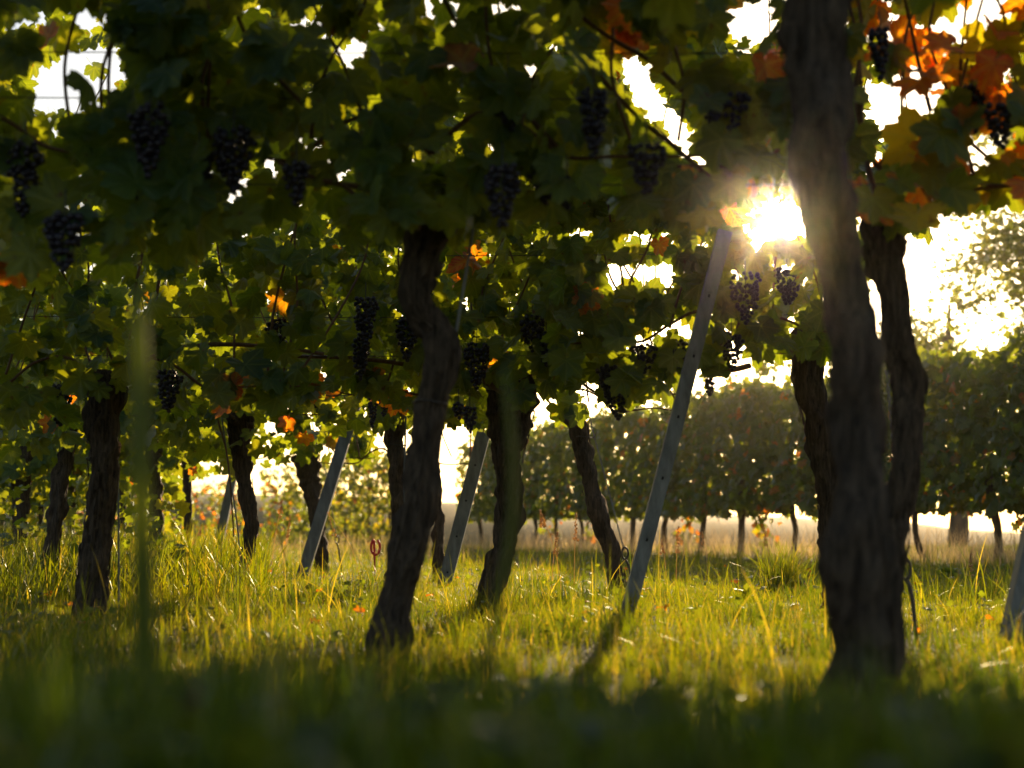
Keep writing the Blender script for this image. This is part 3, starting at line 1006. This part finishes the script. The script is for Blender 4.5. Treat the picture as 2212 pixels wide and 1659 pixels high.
for i, (p, d) in enumerate(pl):
    Y = p.y
    e = empty('grapevine', (p.x, p.y, 0), 'far row vine, ' + side[i], 'grapevine', GF)
    rnd = random.Random(500 + i)
    r = .062 if i == 1 else rnd.uniform(.034, .052)
    pts = [(p.x + rnd.uniform(-.05, .05), p.y, .95, r * 1.3), (p.x + rnd.uniform(-.03, .03), p.y, .6, r * .95), (p.x + rnd.uniform(-.06, .06), p.y, .3, r * .85), (p.x + rnd.uniform(-.05, .05), p.y, 0, r), (p.x, p.y, -.1, r * 1.1)]
    V, fs = tube_arrays(pts, 12, .03, .15, i)
    link('trunk', npmesh('trunk', V, fs), M_BARK, e)
    make_foliage(e, p.x, p.y, .62, .50, 2.12 + .05 * math.sin(i * 2.2), .32, 1450 if Y < 20 else 1100, .072, 1 if Y < 18 else 0, (d.x, d.y), aut=.04, holes=False, yellow=.15, clump=False)
    for q in range(4):
        uu = rnd.uniform(-.6, .6); zt_ = 2.1 + rnd.uniform(.08, .30)
        bx, by = p.x + d.x * uu, p.y + d.y * uu
        k = 16
        ps = np.stack([bx + np.linspace(0, rnd.uniform(-.12, .12), k), np.full(k, by), np.linspace(1.9, zt_, k)], 1) + RNG.normal(0, .035, (k, 3))
        me = leaf_mesh('shoot', ps, RNG.normal(0, .8, (k, 3)) + np.array([0, -.6, .3]), RNG.normal(0, .6, (k, 3)) + np.array([0, 0, -1]), RNG.uniform(.04, .065, k), palette(k, .5), np.zeros(k), 1)
        V2, f2 = tube_arrays([(bx, by, 1.8, .004), (ps[k // 2, 0], by, (1.9 + zt_) / 2, .003), (ps[-1, 0], by, zt_, .002)], 5, .05)
        st = link('shoot', npmesh('shoot', V2, f2), M_CANE, e)
        l2 = link('leaves', me, M_LEAF, e); l2.parent = st
    # thin skirt of reddish leaves low down
    if i in (2, 4, 6, 8, 11, 13):
        make_foliage(e, p.x + .25, p.y - .3, .20, .12, .72, .14, 60, .06, 1, (d.x, d.y), aut=.28, holes=False, yellow=.9, clump=False)
HB = [((-2.7, 31.5), 'brightly lit green vine ending a far row, left of the crooked trunk', .6), ((-3.3, 32.6), 'second green vine of the far row left of the crooked trunk', .5),
      ((-3.95, 33.7), 'third vine of the far row behind the leaning post against the sky', .5), ((-4.6, 35), 'vine of the far row seen left of the leaning post against the sky', .3),
      ((-5.3, 36), 'darker far vine right of the short leaning post', .2), ((-6.0, 37), 'far reddish vine near the short leaning post', .2),
      ((-7.9, 40), 'far reddish vine left of the bright haze gap', .2), ((-8.9, 41), 'far vine behind the small dark trunk on the left', .2), ((-10.0, 42), 'far vine behind the left rows', .2), ((-11.2, 42.5), 'far vine behind the shaggy left trunk', .2), ((-12.4, 43), 'far vine behind the thin leaning left trunk', .2), ((-13.6, 43.5), 'far vine near the left edge', .2), ((-14.9, 44), 'farthest left vine of the far rows', .2)]
for i, ((x, y), lb, yl) in enumerate(HB):
    zg = terrain_z(x, y)
    e = empty('grapevine', (x, y, zg), lb, 'grapevine', GF)
    V, fs = tube_arrays([(x, y, .9 + zg * .5, .04), (x + .03, y, .4 + zg * .5, .035), (x, y, zg - .05, .04)], 10, .05, .1, i)
    link('trunk', npmesh('trunk', V, fs), M_BARK, e)
    make_foliage(e, x, y, .6, .15 + zg, 2.25 + zg * .3, .40, 850, .080, 0, (-.5, .86), aut=.25 if i > 4 else .02, holes=False, yellow=yl * 1.6)

# ------------------------------------------------------------------ trees behind the far row on the right
def tree(x, y, h, crown, n, label, seed, spread, leafsize=.075):
    rnd = random.Random(seed)
    e = empty('tree', (x, y, 0), label, 'tree', 'trees behind the far row')
    parts = [tube_arrays([(x, y, -.2, .2), (x + .1, y, h * .35, .15), (x - .05, y, h * .65, .09), (x, y, h * .95, .03)], 12, .15, .1, seed)]
    tips = []
    for k in range(26):
        z0 = h * rnd.uniform(.18, .85)
        a = rnd.uniform(0, 6.283)
        if rnd.random() < .5: a = math.pi + rnd.uniform(-.7, .7)
        L = spread * rnd.uniform(.5, 1.0) * (1.15 - z0 / h * .5)
        p0 = Vector((x, y, z0)); d = Vector((math.cos(a), math.sin(a) * .7, rnd.uniform(.0, .5)))
        pts = []
        for j in range(6):
            t = j / 5
            q = p0 + d * (L * t) + Vector((rnd.uniform(-.1, .1), rnd.uniform(-.1, .1), -.25 * L * t * t + rnd.uniform(-.08, .08)))
            pts.append((q.x, q.y, q.z, .035 * (1 - t) + .006))
            if j > 1:
                for _ in range(3):
                    tips.append(q + Vector((rnd.gauss(0, .35), rnd.gauss(0, .35), rnd.gauss(0, .30))))
        parts.append(tube_arrays(pts, 6, .15, 0, seed + k))
    V, fs = merge(parts)
    link('trunk', npmesh('trunk', V, fs), M_TREEBARK, e)
    T = np.array(tips)
    pos = T[RNG.integers(0, len(T), n)] + RNG.normal(0, .20, (n, 3)) * np.array([1, 1, .7])
    nr = RNG.normal(0, 1, (n, 3)) + np.array([0, 0, .6]); tp = RNG.normal(0, .6, (n, 3)) + np.array([0, 0, -.6])
    me = leaf_mesh('crown', pos, nr, tp, leafsize * RNG.uniform(.6, 1.2, n), palette(n, .4), np.zeros(n), 0)
    link('crown', me, M_LEAF, e)


tree(10.4, 25, 10.5, 3, 9500, 'tall loose-leaved tree at the right edge, its branches against the white sky', 900, 2.6)
tree(8.4, 27, 4.9, 2, 3600, 'lower bushy tree against the white sky, right of the orange-leaved vine', 901, 1.6)

# ------------------------------------------------------------------ grass
def blades(name, pos, h, wd, col, mat, lean=.5, seg=3, label=None):
    N = len(pos)
    a = RNG.uniform(0, 6.283, N)
    dirx, diry = np.cos(a), np.sin(a)
    ln = np.abs(RNG.normal(0, lean, N)) * h
    b = RNG.uniform(0, 6.283, N)
    wx, wy = np.cos(b), np.sin(b)
    K = 2 * seg + 1
    V = np.empty((N, K, 3))
    for j in range(seg + 1):
        t = j / seg
        cx = pos[:, 0] + dirx * ln * t ** 1.8
        cy = pos[:, 1] + diry * ln * t ** 1.8
        cz = pos[:, 2] + h * (t - .30 * np.minimum(1, (ln / h) ** 2) * t ** 3)
        if j < seg:
            ww = wd * (1 - t * .55) * .5
            V[:, 2 * j] = np.stack([cx - wx * ww, cy - wy * ww, cz], 1)
            V[:, 2 * j + 1] = np.stack([cx + wx * ww, cy + wy * ww, cz], 1)
        else:
            V[:, 2 * j] = np.stack([cx, cy, cz], 1)
    off = (np.arange(N) * K)[:, None, None]
    q = np.array([[2 * j, 2 * j + 1, 2 * j + 3, 2 * j + 2] for j in range(seg - 1)])
    t3 = np.array([[2 * seg - 2, 2 * seg - 1, 2 * seg]])
    me = npmesh(name, V.reshape(-1, 3), [(q[None] + off).reshape(-1, 4), (t3[None] + off).reshape(-1, 3)])
    at = me.attributes.new('lc', 'FLOAT_COLOR', 'POINT')
    c = np.ones((N, K, 4), np.float32); c[..., :3] = col[:, None, :]
    at.data.foreach_set('color', c.ravel())
    o = link(name, me, mat)
    tag(o, label, None, None, 'stuff')
    return o


def gcol(N, pos, dry=.1):
    a = np.array([.036, .058, .008]); b = np.array([.108, .112, .008]); d = np.array([.22, .17, .07])
    nz = np.array([noise.noise(Vector((p[0] * 1.7, p[1] * 1.7, 5))) for p in pos[:, :2]]) if N < 400000 else np.zeros(N)
    t = np.clip(.5 + nz + RNG.normal(0, .25, N), 0, 1)[:, None]
    c = a * (1 - t) + b * t
    k = (RNG.random(N) < dry)[:, None]
    return np.where(k, d * RNG.uniform(.6, 1.1, (N, 1)), c)


def scatter(n, y0, y1, spread, clump=.0, power=1.0):
    y = y0 + (y1 - y0) * RNG.random(n) ** power
    x = (RNG.random(n) * 2 - 1) * (y * .40 + spread)
    p = np.stack([x, y, np.zeros(n)], 1)
    if clump:
        keep = np.array([noise.noise(Vector((q[0] * 3.3, q[1] * 3.3, 1))) + .5 * noise.noise(Vector((q[0] * 9, q[1] * 9, 2))) for q in p]) > RNG.normal(-.25, clump, n)
        p = p[keep]
    p[:, 2] = [terrain_z(q[0], q[1]) - .005 for q in p]
    return p


def hmap(p, base, var):
    nz = np.array([noise.noise(Vector((q[0] * 2.3, q[1] * 2.3, 8))) for q in p])
    n2 = np.array([noise.noise(Vector((q[0] * 7, q[1] * 7, 12))) for q in p])
    return base * np.maximum(.3, 1 + var * nz + .7 * n2) * np.clip(RNG.normal(1, .32, len(p)), .3, 2.0)


parts = []
p1 = scatter(30000, .7, 3.0, .7, .25)
p2 = scatter(95000, 2.8, 6.5, .8, .3)
p3 = scatter(75000, 6.0, 12.5, 1.2, .3)
p4 = scatter(50000, 12, 32, 2.5)
pp = np.vstack([p1, p2, p3, p4])
hh = np.concatenate([hmap(p1, .055, .6), hmap(p2, .052, .8), hmap(p3, .060, .7), hmap(p4, .085, .5)])
ww = np.concatenate([RNG.uniform(.002, .0045, len(p1)), RNG.uniform(.0015, .004, len(p2)), RNG.uniform(.002, .005, len(p3)), RNG.uniform(.004, .010, len(p4))])
blades('grass', pp, hh, ww, gcol(len(pp), pp, .13), M_GRASS, .55, 3, 'lit green grass growing between the vine rows')
# taller single blades
p5 = scatter(2600, 2.4, 9.5, .8)
blades('tall_grass', p5, hmap(p5, .16, .3), RNG.uniform(.002, .005, len(p5)), gcol(len(p5), p5, .2), M_GRASS, .45, 5, 'taller single blades and stems standing out of the grass')
# foreground weeds close to the lens: dense tall blades and broad leaves, darker greens standing in for shade
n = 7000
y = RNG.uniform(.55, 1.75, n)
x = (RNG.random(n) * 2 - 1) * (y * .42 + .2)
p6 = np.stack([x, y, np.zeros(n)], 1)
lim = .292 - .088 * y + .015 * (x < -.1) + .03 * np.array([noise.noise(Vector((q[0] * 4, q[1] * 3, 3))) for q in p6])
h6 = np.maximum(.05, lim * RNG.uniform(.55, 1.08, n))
blades('foreground_grass', p6, h6, RNG.uniform(.005, .011, n), np.array([.034, .056, .007]) * RNG.uniform(.5, 1.6, (n, 1)), M_GRASS, .30, 4, 'soft grass right in front of the camera, shade painted into its dark green')
# broad weed leaves mixed in, their colour darkened to paint in shade
n = 900
y = RNG.uniform(.55, 2.1, n); x = (RNG.random(n) * 2 - 1) * (y * .42 + .2)
z = (.27 - .085 * y) * RNG.uniform(.4, 1.0, n)
pos = np.stack([x, y, np.maximum(z, .03)], 1)
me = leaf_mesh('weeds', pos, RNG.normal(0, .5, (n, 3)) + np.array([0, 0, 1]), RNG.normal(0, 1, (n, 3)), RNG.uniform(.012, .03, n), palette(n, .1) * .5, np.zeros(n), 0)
tag(link('weeds', me, M_LEAF), 'broad-leaved weeds among the foreground grass', None, None, 'stuff')
# leaves shed on the grass, and small weeds between the blades
n = 240
yy = RNG.uniform(4.2, 11, n); xx = (RNG.random(n) * 2 - 1) * (yy * .4 + .5)
pos = np.stack([xx, yy, RNG.uniform(.01, .07, n)], 1)
me = leaf_mesh('fallen_leaves', pos, RNG.normal(0, .35, (n, 3)) + np.array([0, 0, 1]), RNG.normal(0, 1, (n, 3)), RNG.uniform(.015, .032, n), palette(n, 1.0) * .6, (RNG.random(n) < .35) * .8, 1)
tag(link('fallen_leaves', me, M_LEAF), 'yellow and brown leaves lying in the grass', None, None, 'stuff')
n = 2300
yy = RNG.uniform(3.6, 11, n); xx = (RNG.random(n) * 2 - 1) * (yy * .4 + .5)
kk = np.array([noise.noise(Vector((a * 2.1, b * 2.1, 30))) for a, b in zip(xx, yy)]) > .02
xx, yy = xx[kk], yy[kk]; n = len(xx)
pos = np.stack([xx, yy, RNG.uniform(.01, .09, n)], 1)
me = leaf_mesh('clover', pos, RNG.normal(0, .5, (n, 3)) + np.array([0, -.3, 1]), RNG.normal(0, 1, (n, 3)), RNG.uniform(.010, .026, n), palette(n, .2), np.zeros(n), 0)
tag(link('clover', me, M_LEAF), 'small round-leaved weeds growing among the grass blades', None, None, 'stuff')
# tall grass and weeds under the shaded rows on the left
n = 7000
yy = RNG.uniform(5.6, 15, n); xx = -yy * .36 + yy * .19 * RNG.random(n) ** 1.3
p9 = np.stack([xx, yy, np.zeros(n)], 1)
blades('tall_weeds', p9, RNG.uniform(.10, .36, n) * np.clip(yy / 8, .6, 1.2), RNG.uniform(.004, .009, n), gcol(n, p9, .1), M_GRASS, .5, 4, 'tall rank grass under the shaded vines on the left')
n = 500
yy = RNG.uniform(7, 15, n); xx = -yy * .36 + yy * .13 * RNG.random(n)
pos = np.stack([xx, yy, RNG.uniform(.08, .55, n)], 1)
me = leaf_mesh('undergrowth', pos, RNG.normal(0, .6, (n, 3)) + np.array([0, -.5, .6]), RNG.normal(0, 1, (n, 3)), RNG.uniform(.03, .06, n), palette(n, .5), np.zeros(n), 0)
tag(link('undergrowth', me, M_LEAF), 'leafy suckers and weeds between the shaded trunks on the left', None, None, 'stuff')
# dry pale grass along the far row
n = 5000
t = RNG.random(n)
cxy = np.array([[5.2, 12.0]]) * (1 - t)[:, None] + np.array([[-.5, 25.0]]) * t[:, None]
p7 = np.stack([cxy[:, 0] + RNG.normal(0, .55, n), cxy[:, 1] + RNG.normal(0, .8, n), np.zeros(n)], 1)
c7 = np.array([.52, .42, .27]) * RNG.uniform(.6, 1.1, (n, 1))
blades('dry_grass', p7, RNG.uniform(.12, .42, n), RNG.uniform(.003, .007, n), c7, M_DRY, .45, 4, 'pale dry grass stalks along the foot of the far row')
n = 2500
p8 = np.stack([RNG.uniform(-7, 0, n), RNG.uniform(13, 26, n), np.zeros(n)], 1)
blades('dry_grass', p8, RNG.uniform(.1, .35, n), RNG.uniform(.004, .008, n), np.array([.36, .30, .16]) * RNG.uniform(.6, 1.1, (n, 1)), M_DRY, .4, 4, 'scattered dry stalks in the far left grass')


def seed_stalk(px, py, Y, h, label, lean=.15, seed=0, plume=.08):
    b = P(px, py, Y); rnd = random.Random(seed)
    b.z = 0
    top = Vector((b.x + lean * h, Y, h))
    parts = [tube_arrays([(b.x, Y, -.02, .0016), (b.x + lean * h * .3, Y, h * .5, .0014), (top.x, Y, h, .001)], 5, .03)]
    for k in range(46):
        t = rnd.random()
        c = Vector((top.x - lean * plume * t * .6, Y, h - plume * t))
        d = Vector((rnd.gauss(0, 1), rnd.gauss(0, 1), rnd.uniform(.2, 1.6))).normalized()
        s = .010 * (.6 + t)
        q0 = c + d * s * .4 * t; q1 = q0 + d * s
        parts.append(tube_arrays([(*q0, .001), (*q0.lerp(q1, .5), .0042), (*q1, .0006)], 4, .01))
    V, fs = merge(parts)
    me = npmesh('seed_stalk', V, fs)
    at = me.attributes.new('lc', 'FLOAT_COLOR', 'POINT')
    c = np.ones((len(V), 4), np.float32); c[:, :3] = (.60, .46, .28)
    at.data.foreach_set('color', c.ravel())
    tag(link('seed_stalk', me, M_DRY), label, 'grass stalk', 'dry seed heads above the grass')


SS = [(1215, 1230, 6.5, .40, 'dry seed head right of the swollen central vine, reaching highest there', -.25), (1190, 1235, 6.6, .30, 'short drooping seed head beside the swollen central vine', .1),
      (1460, 1240, 7.6, .33, 'seed head standing just right of the tallest leaning post', .05), (1440, 1230, 7.9, .26, 'second smaller seed head right of the tallest leaning post', -.1),
      (1665, 1230, 8.2, .33, 'lone seed head in front of the haze under the far row', -.1), (780, 1215, 8.8, .42, 'arching seed head between the leaning post and the crooked trunk', -.5),
      (1530, 1225, 9, .30, 'seed head left of the lone one under the far row', -.12), (585, 1230, 8, .48, 'feathery seed head just right of the thin third-row vine', .12),
      (610, 1235, 8.3, .40, 'seed head left of the leaning post against the sky', .1), (400, 1210, 9.5, .35, 'seed head below the bright gap on the left', .3),
      (2080, 1240, 6.5, .22, 'low seed head in the grass near the right edge', .2), (1240, 1225, 7.2, .40, 'blurred feathery seed head left of the slender leaning vine', .03)]
for i, (x, y, Y, h, lb, ln) in enumerate(SS):
    seed_stalk(x, y, Y, h, lb, ln, i, .09 + .03 * (i % 3))


# long thin foreground stems, far out of focus
def stem(pts, Y, r, label):
    q = [P(x, y, Y) for x, y in pts]
    V, fs = tube_arrays([(p.x, p.y, p.z, r * (1 - .4 * i / len(q))) for i, p in enumerate(q)][::-1], 6, .03)
    me = npmesh('weed_stem', V, fs)
    at = me.attributes.new('lc', 'FLOAT_COLOR', 'POINT')
    c = np.ones((len(V), 4), np.float32); c[:, :3] = (.10, .12, .02)
    at.data.foreach_set('color', c.ravel())
    tag(link('tall_weed', me, M_GRASS), label, 'weed', 'tall weed stems close to the camera')


stem([(318, 1900), (312, 1400), (306, 1100), (305, 800), (296, 620)], 1.1, .009, 'soft blurred green stem standing in front of the left rows')
stem([(1010, 1900), (1040, 1500), (1110, 1100), (1090, 800)], 1.1, .004, 'faint blurred stem in front of the swollen central vine')


# a broad-leaved weed and a grass tuft in the sunny patch
def rosette(px, py, Y, n, size, label, seed, up=.7):
    rnd = np.random.default_rng(seed)
    b = P(px, py, Y)
    pos = np.stack([np.full(n, b.x), np.full(n, Y), rnd.uniform(0.03, size, n)], 1) + rnd.normal(0, size * .4, (n, 3)) * np.array([1, 1, .2])
    me = leaf_mesh('weed_plant', pos, rnd.normal(0, .6, (n, 3)) + np.array([0, -.5, .6]), rnd.normal(0, .6, (n, 3)) + np.array([0, 0, up]), np.full(n, size), palette(n, .2), np.zeros(n), 1)
    tag(link('weed_plant', me, M_LEAF), label, 'weed', 'broad-leaved weeds in the sunny grass')


rosette(1615, 1265, 6.2, 7, .055, 'jagged-leaved weed in the sunny grass left of the tuft', 1)
rosette(1735, 1240, 7.0, 6, .06, 'broad dark-leaved weed at the top of the sunny grass beside the blurred trunk', 2)
rosette(2050, 1200, 8.5, 26, .06, 'leafy low bush behind the grass right of the blurred trunk', 3)
for (bx, by, bY), lb in (((1362, 1320, 4.6), 'small grass tuft at the foot of the tallest leaning post'), ((1055, 1335, 5.2), 'small grass tuft at the foot of the swollen central vine')):
    b = P(bx, by, bY); n = 90
    pt = np.stack([b.x + RNG.normal(0, .05, n), b.y + RNG.normal(0, .03, n), np.zeros(n)], 1)
    o = blades('grass_tuft', pt, RNG.uniform(.07, .15, n), RNG.uniform(.002, .005, n), gcol(n, pt, .1), M_GRASS, .6, 4)
    del o['kind']
    tag(o, lb, 'grass tuft')
b = P(1690, 1240, 7.0)
n = 260
pt = np.stack([b.x + RNG.normal(0, .05, n), 7.0 + RNG.normal(0, .05, n), np.zeros(n)], 1)
o = blades('grass_tuft', pt, RNG.uniform(.14, .30, n), RNG.uniform(.003, .006, n), gcol(n, pt, .05), M_GRASS, .6, 4)
del o['kind']
tag(o, 'dense tuft of long grass leaning up left of the blurred trunk', 'grass tuft')

# ------------------------------------------------------------------ haze
HZ = (-185, 185, -8, 200, -12, 12.5)
V, fs = box_arrays(((HZ[0] + HZ[1]) / 2, (HZ[2] + HZ[3]) / 2, (HZ[4] + HZ[5]) / 2), np.array([(HZ[1] - HZ[0]) / 2, (HZ[3] - HZ[2]) / 2, (HZ[5] - HZ[4]) / 2]))
m, t, out = newmat('haze_air')
v = nd(t, 'ShaderNodeVolumePrincipled')
v.inputs['Color'].default_value = (1.0, .88, .70, 1)
v.inputs['Density'].default_value = 0.00058
v.inputs['Anisotropy'].default_value = 0.984
t.links.new(v.outputs[0], out.inputs['Volume'])
tag(link('haze', npmesh('haze', V, fs, False), m), kind='stuff')
